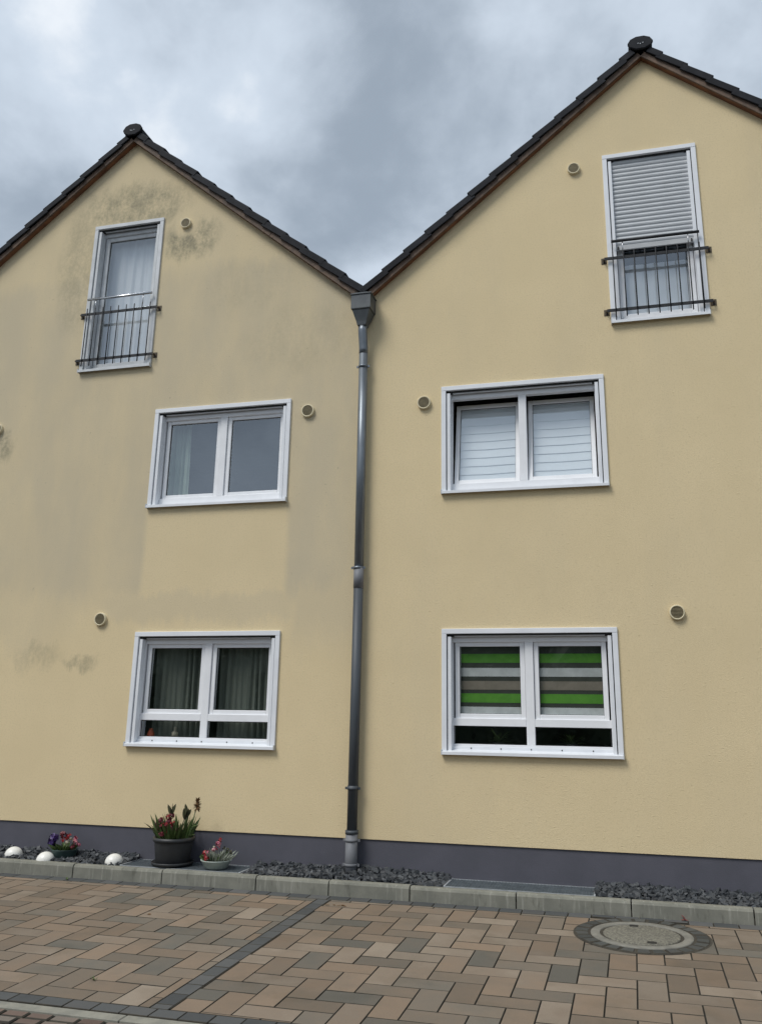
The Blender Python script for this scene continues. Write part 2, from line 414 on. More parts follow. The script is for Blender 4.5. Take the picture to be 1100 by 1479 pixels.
def stone_geo(mb, poly, top=0., gap=.0030, ch=.0030, depth=.05, jit=.0012, fz=gz):
    """one paving stone: chamfered top, sides running down into the joint"""
    if sum(poly[i-1][0]*poly[i][1]-poly[i][0]*poly[i-1][1] for i in range(len(poly))) < 0: poly = poly[::-1]
    n = len(poly)
    def inset(d):
        out = []
        for i in range(n):
            p0, p1, p2 = Vector(poly[i-1]), Vector(poly[i]), Vector(poly[(i+1) % n])
            e1 = (p1-p0).normalized(); e2 = (p2-p1).normalized()
            n1 = Vector((-e1.y, e1.x)); n2 = Vector((-e2.y, e2.x))
            k = n1+n2; L = max(.35, k.dot(n1)); out.append(p1 + k*(d/L))
        return out
    a, b = inset(gap), inset(gap+ch)
    dz = random.uniform(-jit, jit); tx, ty = random.uniform(-jit, jit)*4, random.uniform(-jit, jit)*4
    cx = sum(p[0] for p in poly)/n; cy = sum(p[1] for p in poly)/n
    def Z(p, o): return fz(p[1]) + top + dz + o + (p[0]-cx)*tx + (p[1]-cy)*ty
    vs = [(p.x, p.y, Z(p, -depth)) for p in a] + [(p.x, p.y, Z(p, -ch)) for p in a] + [(p.x, p.y, Z(p, 0)) for p in b]
    fs = [(i, (i+1) % n, n+(i+1) % n, n+i) for i in range(n)] + [(n+i, n+(i+1) % n, 2*n+(i+1) % n, 2*n+i) for i in range(n)]
    fs.append(tuple(range(2*n, 3*n)))
    k0 = len(mb.f); mb.raw(vs, fs); mb.mat2 = M['joint']
    for i in range(k0, k0+2*n): mb.mi[i] = 1
MAN = (-.035, -1.085)
def lay(polys, name, mat, matfar, parent, **kw):
    far = MB(); k = 0
    for poly in polys:
        c = (sum(p[0] for p in poly)/len(poly), sum(p[1] for p in poly)/len(poly))
        if in_view([(p[0], p[1], gz(p[1])) for p in poly]):
            mb = MB(); stone_geo(mb, poly, **kw); k += 1
            mb.build(name, mat, parent, origin=(c[0], c[1], gz(c[1])))
        else: stone_geo(far, poly, **kw)
    if far.v: far.build(name+'_field', matfar, parent, kind='stuff')
    return k
OX, OY = -.4643, -2.6384
SX0, SX1 = -2.935, -2.810            # dark strip across the drive
KY, KY2 = -.482, -.635               # dark row along the kerb
LY, LY2 = -3.632, -3.760             # dark row along the road
main = []
for side in (0, 1):
    ox, oy = (OX, OY) if side else (OX-.1*U, OY-.2*U)
    ph = 0 if side else 1
    for a in range(-60, 34):
        for b in range(-12, 16):
            if (a-b-ph) % 4: continue
            for x0, x1, y0, y1 in ((a, a+1, b-2, b), (a, a+2, b-3, b-2)):
                p = [(ox+x0*U, oy+y0*U), (ox+x1*U, oy+y0*U), (ox+x1*U, oy+y1*U), (ox+x0*U, oy+y1*U)]
                p = clip(p, -1, 0, -SX1) if side else clip(p, 1, 0, SX0)
                if len(p) > 2: p = clip(p, 0, 1, KY2)
                if len(p) > 2: p = clip(p, 0, -1, -LY)
                if len(p) > 2: p = clip(p, 1, 0, 5.5)
                if len(p) > 2: p = clip(p, -1, 0, 10.5)
                if len(p) < 3 or area(p) < .0008: continue
                if all(math.hypot(q[0]-MAN[0], q[1]-MAN[1]) < .44 for q in p): continue
                main.append(p)
npav = lay(main, 'paving_stone', 'paver', 'paver_i', pave)
dark = []
def rect(x0, x1, y0, y1): return [(x0, y0), (x1, y0), (x1, y1), (x0, y1)]
i = 0
x = -10.45
while x < 5.4:
    if not (-.50 < x+.1 < .42): dark.append(rect(x, x+.2, KY2, KY))
    else: dark.append(rect(x, x+.2, max(KY2, -.565), KY))
    x += .2
y = KY2
while y > LY+.02:
    dark.append(rect(SX0, SX1, max(LY, y-U), y)); y -= U
x = -10.42
while x < 5.4: dark.append(rect(x, x+.1935, LY2, LY)); x += .1935
lay(dark, 'edging_stone', 'dkstone', 'dkstone_i', pave)
# ring of small dark setts round the manhole
ring = []
NR = 26
for k in range(NR):
    a0, a1 = 2*pi*k/NR+.02, 2*pi*(k+1)/NR+.02
    r0, r1 = .408, .532
    p = [(MAN[0]+r*cos(a), MAN[1]+r*sin(a)) for r, a in ((r0, a0), (r1+random.uniform(-.008, .008), a0), (r1+random.uniform(-.008, .008), a1), (r0, a1))]
    p = clip(p, 0, 1, KY-.004)
    ring.append(p)
M['ringstone'] = paver_mat('ring_paver', [(.045, .048, .045), (.062, .066, .062), (.078, .08, .075)], False, .7)
lay(ring, 'ring_sett', 'ringstone', 'ringstone', pave, top=.008, gap=.0085, ch=.007, depth=.06, jit=.003)
bed = MB(); bed.poly([(MAN[0]+.536*cos(2*pi*k/48), min(KY-.002, MAN[1]+.536*sin(2*pi*k/48)), gz(MAN[1])+.0015 + SL*(.536*sin(2*pi*k/48))) for k in range(48)])
bed.build('ring_bed', 'joint', pave)

# manhole
mz = gz(MAN[1])+.010
man = empty('manhole_cover', (MAN[0], MAN[1], mz))
tag(man, 'round concrete filled manhole cover in a ring of dark setts before the kerb', 'manhole')
tilt = lambda v: (v[0], v[1], v[2] + SL*(v[1]-MAN[1]))
MB().lathe([(.398, -.06), (.398, -.003), (.393, 0), (.330, 0), (.325, -.004), (.325, -.05), (.30, -.05)], (MAN[0], MAN[1], mz), 64).build('frame', 'castring', man, xf=tilt)
lid = MB().lathe([(.0, .001), (.29, .001), (.296, -.001), (.300, -.005), (.300, -.05)], (MAN[0], MAN[1], mz), 64)
lid.build('lid', 'cover', man, xf=tilt)
MB().lathe([(.296, -.010), (.330, -.010)], (MAN[0], MAN[1], mz), 48).build('gap_shade', 'gasket', man, xf=tilt)  # black ring under the lid edge, the gap's shade put into its colour
for sx, sy in ((-.06, .245), (.075, -.235)):
    MB().box(MAN[0]+sx-.035, MAN[0]+sx+.035, MAN[1]+sy-.026, MAN[1]+sy+.026, mz-.01, mz+.004).build('lifting_slot', 'gasket', man, xf=tilt)

# kerb: 1 m concrete edging stones
kerb = tag(MB().box(-11, 6, -.470, -.405, -.25, .04).build('kerb', 'joint'), kind='structure')
KT, KF, KBK = .1177, -.4785, -.398
js = [-10.67, -9.66, -8.66, -7.65, -6.65, -5.65, -4.636, -3.626, -2.882, -2.092, -1.110, -.111, .887, 1.89, 2.89, 3.89, 4.89, 5.89]
for a, b in zip(js, js[1:]):
    mb = MB()
    g = .004 if abs(b+2.882) > .01 else .0015
    x0, x1 = a+.0055, b-.0055
    dz = random.uniform(-.003, .003); dy = random.uniform(-.003, .003)
    prof = [(KF+dy, -.2), (KF+dy, KT-.026), (KF+dy+.012, KT-.006), (KF+dy+.024, KT), (KBK, KT), (KBK, -.2)]
    n = len(prof)
    vs = [(x0, p, z+dz) for p, z in prof] + [(x1, p, z+dz) for p, z in prof]
    mb.raw(vs, [(i, (i+1) % n, n+(i+1) % n, n+i) for i in range(n)] + [tuple(range(n))[::-1], tuple(range(n, 2*n))])
    mb.build('kerb_stone', 'kerb', kerb, bevel=.002, origin=((a+b)/2, KF, KT))

# old road with its concrete edge
road = tag(MB().poly([(-40, -9.5, gz(-3.77)-.035), (40, -9.5, gz(-3.77)-.035), (40, -3.74, gz(-3.77)-.022), (-40, -3.74, gz(-3.77)-.022)]).build('road', 'joint'), kind='structure')
x = -11.
while x < 6:
    e = MB().box(x+.003, x+.997, -3.862, -3.768, gz(-3.77)-.15, gz(-3.77)-.004); e.build('edge_stone', 'concrete', road, bevel=.004, origin=(x+.5, -3.81, gz(-3.77))); x += 1.
setts = []
r = 0; y = -3.868
while y > -6.4:
    x = -11 + (r % 2)*.09
    while x < 6:
        wd = random.choice((.165, .18, .2))
        setts.append([(x+random.uniform(0, .008), y-.098), (x+wd, y-.098+random.uniform(0, .006)), (x+wd-random.uniform(0, .006), y), (x, y-random.uniform(0, .006))]); x += wd
    y -= .1; r += 1
lay(setts, 'road_sett', 'sett', 'sett_i', road, gap=.006, ch=.008, top=-.006, jit=.003)

# ------------------------------------------------------------------ houses
APZ, SLOPE = 9.103, .834
HALF = 3.323
HX = {'left': -6.131, 'right': .515}
def wall_mesh(cx, holes, z0, y0=0., y1=.30):
    mb = MB()
    xs = sorted({cx-HALF, cx, cx+HALF} | {h[0] for h in holes} | {h[1] for h in holes})
    top = lambda x: APZ - SLOPE*abs(x-cx)
    zc = sorted({h[2] for h in holes} | {h[3] for h in holes} | {z0})
    for a, b in zip(xs, xs[1:]):
        hs = sorted([h for h in holes if h[0] < (a+b)/2 < h[1]], key=lambda h: h[2])
        z = z0; segs = []
        for h in hs: segs.append((z, h[2])); z = h[3]
        for s0, s1 in segs:
            for y in (y0, y1): mb.poly([(a, y, s0), (b, y, s0), (b, y, s1), (a, y, s1)])
        for y in (y0, y1): mb.poly([(a, y, z), (b, y, z), (b, y, top(b)), (a, y, top(a))])
    for hx0, hx1, hz0, hz1 in holes:
        mb.poly([(hx0, y0, hz0), (hx0, y1, hz0), (hx0, y1, hz1), (hx0, y0, hz1)]); mb.poly([(hx1, y0, hz0), (hx1, y0, hz1), (hx1, y1, hz1), (hx1, y1, hz0)])
        mb.poly([(hx0, y0, hz0), (hx1, y0, hz0), (hx1, y1, hz0), (hx0, y1, hz0)]); mb.poly([(hx0, y0, hz1), (hx0, y1, hz1), (hx1, y1, hz1), (hx1, y0, hz1)])
    mb.poly([(cx-HALF, y0, z0), (cx-HALF, y1, z0), (cx+HALF, y1, z0), (cx+HALF, y0, z0)])
    return mb

class Win:
    """a white plastic window: surround, shutter guides, frame, sashes, panes, metal sill"""
    def __init__(s, house, cx, T, B, half, label=None, old=False):
        s.cx, s.T, s.B, s.half = cx, T, B, half
        s.hole = (cx-half+.032, cx+half-.032, B+.022, T-.03)
        s.house = house; s.label = label; s.sur = 'oldwhite' if old else 'alu'
        s.fr = 'white'
    def body(s, vs, bars, fyo=.072):
        """frame as the parent mesh: outer frame + mullions; vs: inner half width; bars: list of (x0,x1,z0,z1)"""
        cx, T, B, h = s.cx, s.T, s.B, s.half
        mb = MB()
        y0, y1 = .072, .142
        gi = h-.104                              # frame inner half width
        mb.box(cx-h+.045, cx-gi, y0, y1, B+.045, T-.035); mb.box(cx+gi, cx+h-.045, y0, y1, B+.045, T-.035)
        mb.box(cx-gi, cx+gi, y0+.001, y1, T-.132, T-.035); mb.box(cx-gi, cx+gi, y0+.001, y1, B+.045, s.zb)
        for b in bars: mb.box(b[0], b[1], y0+.002, y1, b[2], b[3])
        w = mb.build('window', s.fr, s.house, bevel=.003, origin=(cx, .072, B))
        s.w = w
        if s.label: w['label'] = s.label
        # surround: proud metal profile on the render
        t = MB(); k = .052
        t.box(cx-h, cx-h+k, -.024, .012, B+.024, T-k); t.box(cx+h-k, cx+h, -.024, .012, B+.024, T-k)
        t.box(cx-h, cx+h, -.025, .012, T-k+.0005, T)
        t.build('surround', s.sur, w, bevel=.003)
        # shutter guides with the dark slot between guide and surround
        for sg in (-1, 1):
            g = MB(); xa, xb = cx+sg*(h-k-.010), cx+sg*(h-k-.046)
            g.box(min(xa, xb), max(xa, xb), -.008, .071, B+.03, T-k-.028)
            g.build('guide_rail', s.sur, w, bevel=.002)
            d = MB(); xa, xb = cx+sg*(h-.030), cx+sg*(h-k-.009)
            d.box(min(xa, xb), max(xa, xb), .0125, .071, B+.03, T-.031); d.build('guide_slot', 'gasket', w)
            c = MB(); xq = cx+sg*(h-k-.05); c.box(xq-.022, xq+.022, .02, .05, T-k-.028, T-k-.012); c.build('shutter_stop', 'gasket', w)
        sl = MB().box(cx-h+k, cx+h-k, .0125, .066, T-k-.014, T-.032); sl.build('shutter_slot', 'gasket', w)
        # shutter end bar just visible in its slot
        MB().box(cx-h+k+.05, cx+h-k-.05, .030, .048, T-k-.026, T-k-.0145).build('shutter_end_bar', s.sur, w)
        # sill: folded sheet, sloping, with end caps
        q = MB()
        xl, xr = cx-h+.002, cx+h-.002
        f0 = -.052
        pr = [(.074, B+.052), (f0, B+.031), (f0, B), (f0+.004, B), (f0+.004, B+.026), (.074, B+.046)]
        n = len(pr)
        q.raw([(xl, a, b) for a, b in pr] + [(xr, a, b) for a, b in pr], [(i, (i+1) % n, n+(i+1) % n, n+i) for i in range(n)] + [tuple(range(n)), tuple(range(n, 2*n))])
        q.build('sill', s.sur, w, bevel=.0012)
        for xe in (xl, xr):
            MB().box(xe-.004, xe+.004, f0-.002, .02, B-.002, B+.048).build('sill_end_cap', 'oldwhite', w)
        return w
    def sash(s, x0, x1, z0, z1, wd=.048, y=.094, tiltdeg=0, pane='glass'):
        ang = R(tiltdeg)
        def xf(v):
            if not tiltdeg: return v
            dy, dz = v[1]-y-.03, v[2]-z0
            return (v[0], y+.03+dy*cos(ang)+dz*sin(ang), z0+dz*cos(ang)-dy*sin(ang))
        m = MB(); yb = y+.055
        m.box(x0, x0+wd, y, yb, z0, z1); m.box(x1-wd, x1, y, yb, z0, z1)
        m.box(x0+wd, x1-wd, y+.0007, yb, z1-wd, z1); m.box(x0+wd, x1-wd, y+.0007, yb, z0, z0+wd)
        m.build('sash', s.fr, s.w, bevel=.004, xf=xf)
        g = MB(); k = wd-.006
        for a, b, c, d in ((x0+k, x0+wd+.004, z0+k, z1-k), (x1-wd-.004, x1-k, z0+k, z1-k), (x0+k, x1-k, z0+k, z0+wd+.004), (x0+k, x1-k, z1-wd-.004, z1-k)):
            g.box(a, b, y+.017, y+.024, c, d)
        g.build('gasket', 'gasket', s.w, xf=xf)
        MB().poly([(x0+k, y+.026, z0+k), (x1-k, y+.026, z0+k), (x1-k, y+.026, z1-k), (x0+k, y+.026, z1-k)]).build('pane', pane, s.w, xf=xf)
        return xf
    def fixed(s, x0, x1, z0, z1):
        y = .104
        g = MB(); k = .006
        for a, b, c, d in ((x0, x0+k, z0, z1), (x1-k, x1, z0, z1), (x0, x1, z0, z0+k), (x0, x1, z1-k, z1)):
            g.box(a, b, y-.006, y-.001, c, d)
        g.build('gasket', 'gasket', s.w)
        MB().poly([(x0-.004, y, z0-.004), (x1+.004, y, z0-.004), (x1+.004, y, z1+.004), (x0-.004, y, z1+.004)]).build('pane', 'glass', s.w)

def two_sash(house, cx, T, label, tilted=0):
    W = Win(house, cx, T, T-1.244, .888, label); W.zb = T-1.112
    W.body(None, [(cx-.042, cx+.042, T-1.112, T-.132)])
    W.xf = [W.sash(a, b, T-1.118, T-.127, tiltdeg=tilted) for a, b in ((cx-.768, cx-.046), (cx+.046, cx+.768))]
    return W
def two_sash_lights(house, cx, T, label):
    W = Win(house, cx, T, T-1.2455, .888, label); W.zb = T-1.144
    W.body(None, [(cx-.042, cx+.042, T-1.144, T-.132), (cx-.785, cx-.043, T-.967, T-.892), (cx+.043, cx+.785, T-.967, T-.892)])
    for a, b in ((cx-.768, cx-.046), (cx+.046, cx+.768)): W.sash(a, b, T-.896, T-.127)
    W.fixed(cx-.776, cx-.043, T-1.143, T-.968); W.fixed(cx+.043, cx+.776, T-1.143, T-.968)
    m = MB(); m.box(cx-.79, cx+.79, .056, .0715, T-1.20, T-1.165); m.build('sill_profile', 'alu', W.w, bevel=.002)
    for k in range(5):
        xx = cx-.6+.3*k; MB().lathe([(0, -.002), (.007, -.002), (.007, .001)], (xx, .055, T-1.183), 8, ax='y').build('screw', 'gasket', W.w)
    return W
def french(house, cx, T, B, label, old):
    W = Win(house, cx, T, B, .511, label, old); W.zb = B+.095
    if old: W.fr = 'oldwhite'
    W.body(None, [])
    W.sash(cx-.402, cx+.402, B+.090, T-.127, wd=.062)
    return W

HOLES = {'left': [], 'right': []}
houses = {}
labels = {'left': 'cream rendered gabled house with grey and green weather stains on its wall',
          'right': 'clean cream rendered gabled house with half lowered roller shutter in its gable'}
wins = {}
for key in ('left', 'right'):
    hx = HX[key]
    h = empty('gabled_house', (hx, 0, 0)); houses[key] = h
    tag(h, labels[key], 'house', 'gabled houses side by side')
wins['ll'] = two_sash_lights(houses['left'], -4.573, 2.510, 'window with grey curtains and two low panes')
wins['ml'] = two_sash(houses['left'], -4.573, 5.206, 'closed two sash window reflecting clouds')
wins['ul'] = french(houses['left'], -6.103, 7.89, 5.785, 'tall narrow window with weathered frame', True)
wins['lr'] = two_sash_lights(houses['right'], -.996, 2.510, 'window with striped green blinds and two low panes')
wins['mr'] = two_sash(houses['right'], -.996, 5.200, 'two sash window tilted open with white blinds', 10.5)
wins['ur'] = french(houses['right'], .518, 7.885, 5.768, 'tall narrow window under a half lowered shutter', False)
wx = {'left': ('ll', 'ml', 'ul'), 'right': ('lr', 'mr', 'ur')}

for key in ('left', 'right'):
    hx, h = HX[key], houses[key]
    wall_mesh(hx, [wins[k].hole for k in wx[key]], .4354).build('wall', 'wall_dirty' if key == 'left' else 'wall', h)
    e = .001
    MB().box(hx-HALF+e, hx+HALF-e, .014, .29, -.6, .4345).build('plinth', 'plinth', h)
    # shell behind the facade
    eav = APZ-SLOPE*HALF
    for sg in (-1, 1):
        xa, xb = hx+sg*HALF-sg*.001, hx+sg*(HALF-.2)
        MB().box(min(xa, xb), max(xa, xb), .301, 9.7, -.5, eav-.02).build('side_wall', 'wall', h)
    b = MB(); b.poly([(hx-HALF, 9.7, -.5), (hx+HALF, 9.7, -.5), (hx+HALF, 9.7, eav), (hx, 9.7, APZ), (hx-HALF, 9.7, eav)]); b.build('rear_wall', 'wall', h)
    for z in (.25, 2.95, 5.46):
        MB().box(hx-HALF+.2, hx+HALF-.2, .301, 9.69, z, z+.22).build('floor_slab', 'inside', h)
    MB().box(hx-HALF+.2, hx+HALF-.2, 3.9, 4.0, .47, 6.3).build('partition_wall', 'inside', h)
    # roof, in slope coordinates: s up along the slope from the valley, n off the slope
    L = math.hypot(HALF, HALF*SLOPE); ca, sa = HALF/L, HALF*SLOPE/L
    for sg in (-1, 1):
        def xf(v, sg=sg, hx=hx): # v=(s,y,n)
            return (hx + sg*(HALF - v[0]*ca) + sg*v[2]*sa, v[1], APZ-SLOPE*HALF + v[0]*sa + v[2]*ca)
        MB().box(.02, L-.02, -.062, 9.8, .022, .075).build('roof', 'tile', h, xf=xf)
        # soffit strip and weathered face boards
        MB().box(.06, L-.004, -.066, .02, .0005, .0215).build('soffit_board', 'wood', h, xf=xf)
        cut = 1.62 if sg > 0 else 2.4
        for s0, s1 in ((.10, cut-.002), (cut+.002, L+.002)):
            f = MB().box(s0, s1, -.090, -.067, -.006, .062); f.build('verge_board', 'woodgrey', h, bevel=.003, xf=xf)
        # verge tiles
        s = .07; k = 0
        while s < L-.10:
            e2 = min(s+.375, L-.03)
            def rise(ss): return .026*(1-(ss-s)/.375) if ss < s+.375 else 0
            mb = MB()
            j = random.uniform(-.004, .004); jy = random.uniform(-.004, .004)
            vs = []
            for ss in (s, e2):
                o = rise(ss)+j
                vs += [(ss, -.122+jy, .040+o), (ss, -.122+jy, .112+o), (ss, -.108+jy, .126+o), (ss, .20, .126+o), (ss, .20, .106+o), (ss, -.100+jy, .106+o), (ss, -.100+jy, .040+o)]
            n = 7
            mb.raw(vs, [(i, (i+1) % n, n+(i+1) % n, n+i) for i in range(n)] + [tuple(range(n))[::-1], tuple(range(n, 2*n))])
            mb.build('verge_tile', 'tile', h, bevel=.004, xf=xf)
            s += .338; k += 1
        # tiled field behind the verge, courses as real steps
        tf = MB(); s = .07
        while s < L-.1:
            e2 = min(s+.36, L-.03)
            tf.raw([(s, .19, .08), (s, .19, .142), (e2, .19, .118), (e2, .19, .08), (s, 9.9, .08), (s, 9.9, .142), (e2, 9.9, .118), (e2, 9.9, .08)],
                   [(0,1,2,3), (4,7,6,5), (0,4,5,1), (1,5,6,2), (2,6,7,3)]); s += .338
        tf.build('tile_courses', 'tile', h, xf=xf, kind='stuff')
    # ridge tile with its end disc
    rz = APZ + .135
    prof = [(-.13, -.055), (-.135, .0), (-.10, .055), (-.04, .082), (.04, .082), (.10, .055), (.135, .0), (.13, -.055)]
    rr = MB(); n = len(prof)
    rr.raw([(hx+a, -.10, rz+b) for a, b in prof] + [(hx+a, 9.9, rz+b) for a, b in prof], [(i, i+1, n+i+1, n+i) for i in range(n-1)] + [tuple(range(n))])
    rr.build('ridge_tile', 'tile', h)
    dpr = [(-.05, -.085), (-.12, -.05), (-.148, .005), (-.11, .066), (-.045, .095), (.045, .095), (.11, .066), (.148, .005), (.12, -.05), (.05, -.085)]
    n = len(dpr); dd = MB()
    dd.raw([(hx+a, -.150, rz+b) for a, b in dpr] + [(hx+a, -.115, rz+b) for a, b in dpr], [(i, (i+1) % n, n+(i+1) % n, n+i) for i in range(n)] + [tuple(range(n)), tuple(range(n, 2*n))])
    rc = dd.build('ridge_end_cap', 'tile', h, bevel=.01)
    for q in (-.025, 0.0, .03): MB().lathe([(0, -.003), (.007, -.003), (.007, .003)], (hx+q, -.150, rz-.018+abs(q)*.3), 8, ax='y').build('nail', 'galv', rc)

# round wall vents
def vent(house, x, z, r=.072):
    v = MB().lathe([(r*.80, .004), (r*.80, -.034), (r*.86, -.038), (r*.97, -.036), (r, -.028), (r, .004)], (x, 0, z), 32, ax='y').build('wall_vent', 'vent', house, origin=(x, 0, z))
    MB().lathe([(0, -.022), (r*.8, -.022)], (x, 0, z), 32, ax='y').build('grille_back', 'bracket', v)
    b = MB()
    for k in range(-4, 5):
        zz = z+k*r*.175; hw = math.sqrt(max(0, (r*.79)**2-(zz-z)**2))
        if hw > .01: b.box(x-hw, x+hw, -.033, -.0225, zz-.0036, zz+.0030)
    b.build('grille', 'vent_in', v)
for k, x, z, r in (('left', -5.268, 7.755, .072), ('left', -3.47, 5.036, .078), ('left', -5.93, 2.66, .076), ('left', -7.725, 5.11, .078),
                ('right', -.316, 7.765, .072), ('right', -2.082, 5.027, .078), ('right', .47, 2.646, .074)):
    vent(houses[k], x, z, r)

# window guard rails
def railing(house, cx, zl, zu, zh, handmat, n=9):
    y = -.055
    r = MB().box(cx-.548, cx+.548, y-.005, y+.005, zu-.018, zu+.018); 
    rail = r.build('window_guard', 'rail', house, bevel=.002, origin=(cx, y, zl))
    MB().box(cx-.548, cx+.548, y-.005, y+.005, zl-.018, zl+.018).build('lower_rail', 'rail', rail, bevel=.002)
    for z in (zl, zu):
        for sg in (-1, 1):
            m = MB(); xe = cx+sg*.553
            m.box(xe-.008, xe+.008, y-.004, -.006, z-.010, z+.010); m.box(xe-.03, xe+.03, -.006, .0, z-.036, z+.036)
            m.build('bracket', 'bracket', rail, bevel=.002)
            MB().lathe([(0, -.005), (.010, -.005), (.010, 0)], (xe, -.006, z-.02), 8, ax='y').build('bolt', 'rail', rail)
    for k in range(n):
        x = cx-.455+.91*k/(n-1)
        top = zu+.075; 
        MB().tube([(x, y-.011, zl-.085), (x, y-.011, top)], .0065, 8).build('bar', 'rail', rail)
    for x in (cx-.345, cx+.345):
        MB().tube([(x, y-.011, zu+.06), (x, y-.011, zh)], .0055, 8).build('handrail_post', 'steel', rail)
    MB().tube([(cx-.465, y-.011, zh), (cx+.465, y-.011, zh)], .016, 12).build('handrail', handmat, rail)
railing(houses['left'], -6.103, 5.941, 6.583, 6.785, 'steel')
railing(houses['right'], .518, 5.915, 6.542, 6.742, 'rail')

# half lowered roller shutter (right gable)
W = wins['ur']; cx, T = W.cx, W.T
z = T-.060; zend = 6.735; ns = 20; hgt = (z-zend)/ns
mb = MB()
pr = [(.040, 0), (.029, .25*hgt), (.025, .55*hgt), (.029, .85*hgt), (.036, .93*hgt), (.040, .94*hgt)]
n = len(pr)
x0, x1 = cx-.455, cx+.455
mb.raw([(x0, a, b) for a, b in pr] + [(x1, a, b) for a, b in pr], [(i, i+1, n+i+1, n+i) for i in range(n-1)])
mb.box(x0, x1, .038, .041, 0, hgt)
first = None
for k in range(ns):
    zz = zend + k*hgt
    if first is None:
        m2 = MB(); m2.v = [(v[0], v[1], v[2]+zz) for v in mb.v]; m2.f = mb.f; m2.sm = mb.sm
        first = m2.build('shutter_slat', 'shutter', W.w, origin=(cx, 0, zz))
    else:
        inst(first, W.w, (cx, 0, zz))
eb = MB().box(x0, x1, .022, .044, zend-.062, zend-.003).build('shutter_bottom_bar', 'shutter', W.w, bevel=.004)
for q in (-.39, .39): MB().box(cx+q-.008, cx+q+.008, .010, .0215, zend-.055, zend-.02).build('stop_peg', 'gasket', W.w)

# ------------------------------------------------------------------ rainwater downpipe in the valley
PX = -2.793
dp = empty('rain_downpipe', (PX, -.09, .15))
tag(dp, 'grey metal rain downpipe with square hopper between the two houses', 'downpipe')
hb = MB()
def loft(mb, rings):
    n = len(rings[0]); vs = [v for r in rings for v in r]
    mb.raw(vs, [(i*n+k, i*n+(k+1) % n, (i+1)*n+(k+1) % n, (i+1)*n+k) for i in range(len(rings)-1) for k in range(n)] + [tuple(range(n))[::-1], tuple(range((len(rings)-1)*n, len(rings)*n))])
def sq(hx, y0, y1, z): return [(PX-hx, y0, z), (PX+hx, y0, z), (PX+hx, y1, z), (PX-hx, y1, z)]
loft(hb, [sq(.112, -.225, -.012, 6.168), sq(.118, -.232, -.010, 6.178), sq(.118, -.232, -.010, 6.352)])
hop = hb.build('hopper', 'hopper', dp, bevel=.003)
fb = MB(); loft(fb, [sq(.052, -.178, -.072, 5.985), sq(.062, -.185, -.065, 6.03), sq(.082, -.20, -.03, 6.09), sq(.105, -.220, -.014, 6.167)])
fb.build('funnel', 'hopper', hop, bevel=.003)
MB().box(PX-.128, PX+.128, -.242, -.008, 6.352, 6.366).build('rim', 'hopper', hop, bevel=.002)
# short valley gutter tongue entering the hopper
MB().box(PX-.10, PX+.07, -.20, .6, 6.366, 6.392).build('valley_tongue', 'hopper', hop)
MB().tube([(PX, -.125, 6.0), (PX, -.125, 5.93), (PX+.002, -.118, 5.87), (PX+.004, -.098, 5.78), (PX+.005, -.088, 5.72), (PX+.005, -.086, 5.66)], .052, 20).build('swan_neck', 'zinc', dp)
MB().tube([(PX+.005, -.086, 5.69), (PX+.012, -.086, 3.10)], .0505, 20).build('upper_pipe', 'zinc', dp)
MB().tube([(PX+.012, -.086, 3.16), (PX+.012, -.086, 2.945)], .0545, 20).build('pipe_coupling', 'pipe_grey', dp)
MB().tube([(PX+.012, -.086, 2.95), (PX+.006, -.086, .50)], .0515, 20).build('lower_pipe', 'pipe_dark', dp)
MB().tube([(PX+.006, -.086, .945), (PX+.006, -.086, .905)], .056, 20).build('pipe_coupling', 'pipe_dark', dp)
MB().tube([(PX+.006, -.088, .515), (PX+.006, -.088, .05)], .0605, 20).build('standpipe', 'pipe_grey', dp)
MB().tube([(PX+.006, -.088, .525), (PX+.006, -.088, .49)], .066, 20).build('pipe_collar', 'pipe_dark', dp)
for z, mt, r in ((5.50, 'zinc', .057), (3.165, 'zinc', .058), (.92, 'pipe_dark', .060), (.432, 'pipe_grey', .067), (.205, 'pipe_grey', .067)):
    c = MB().tube([(PX+.006, -.087, z-.013), (PX+.006, -.087, z+.013)], r, 20)
    for sg in (-1, 1): c.box(PX+.006+sg*(r+.006)-.014, PX+.006+sg*(r+.006)+.014, -.095, -.081, z-.012, z+.012)
    c.box(PX-.004, PX+.014, -.03, .0, z-.008, z+.008)
    c.build('pipe_clamp', mt, dp)

# ------------------------------------------------------------------ blinds and curtains behind the panes
def wavy(name, mat, x0, x1, y, z0, z1, folds, amp, label, cat, group=None, n=90, seed=0):
    rnd = random.Random(seed); ph = rnd.random()*6
    vs = []; fs = []; rows = 6
    for j in range(rows+1):
        t = j/rows
        for i in range(n+1):
            u = i/n
            xx = x0+(x1-x0)*u
            a = amp*(.6+.4*sin(u*9+ph))
            yy = y + a*sin(2*pi*folds*u+ph+.6*sin(u*17+ph)) + .3*a*sin(2*pi*folds*2.3*u+ph*2)
            vs.append((xx + .006*sin(t*4+u*20), yy*(1)+.004*sin(t*5), z0+(z1-z0)*t))
    for j in range(rows):
        for i in range(n): fs.append((j*(n+1)+i, j*(n+1)+i+1, (j+1)*(n+1)+i+1, (j+1)*(n+1)+i))
    o = MB().raw(vs, fs, True).build(name, mat, origin=((x0+x1)/2, y, z0))
    return tag(o, label, cat, group)
wavy('curtain', 'curtain_grey', -5.33, -4.62, .26, 1.2, 2.6, 9, .030, 'sheer grey curtain behind the sash of the ground floor window away from the downpipe', 'curtain', seed=3)
wavy('curtain', 'curtain_grey', -4.52, -3.80, .26, 1.2, 2.6, 9, .032, 'sheer grey curtain behind the sash of the ground floor window beside the downpipe', 'curtain', seed=8)
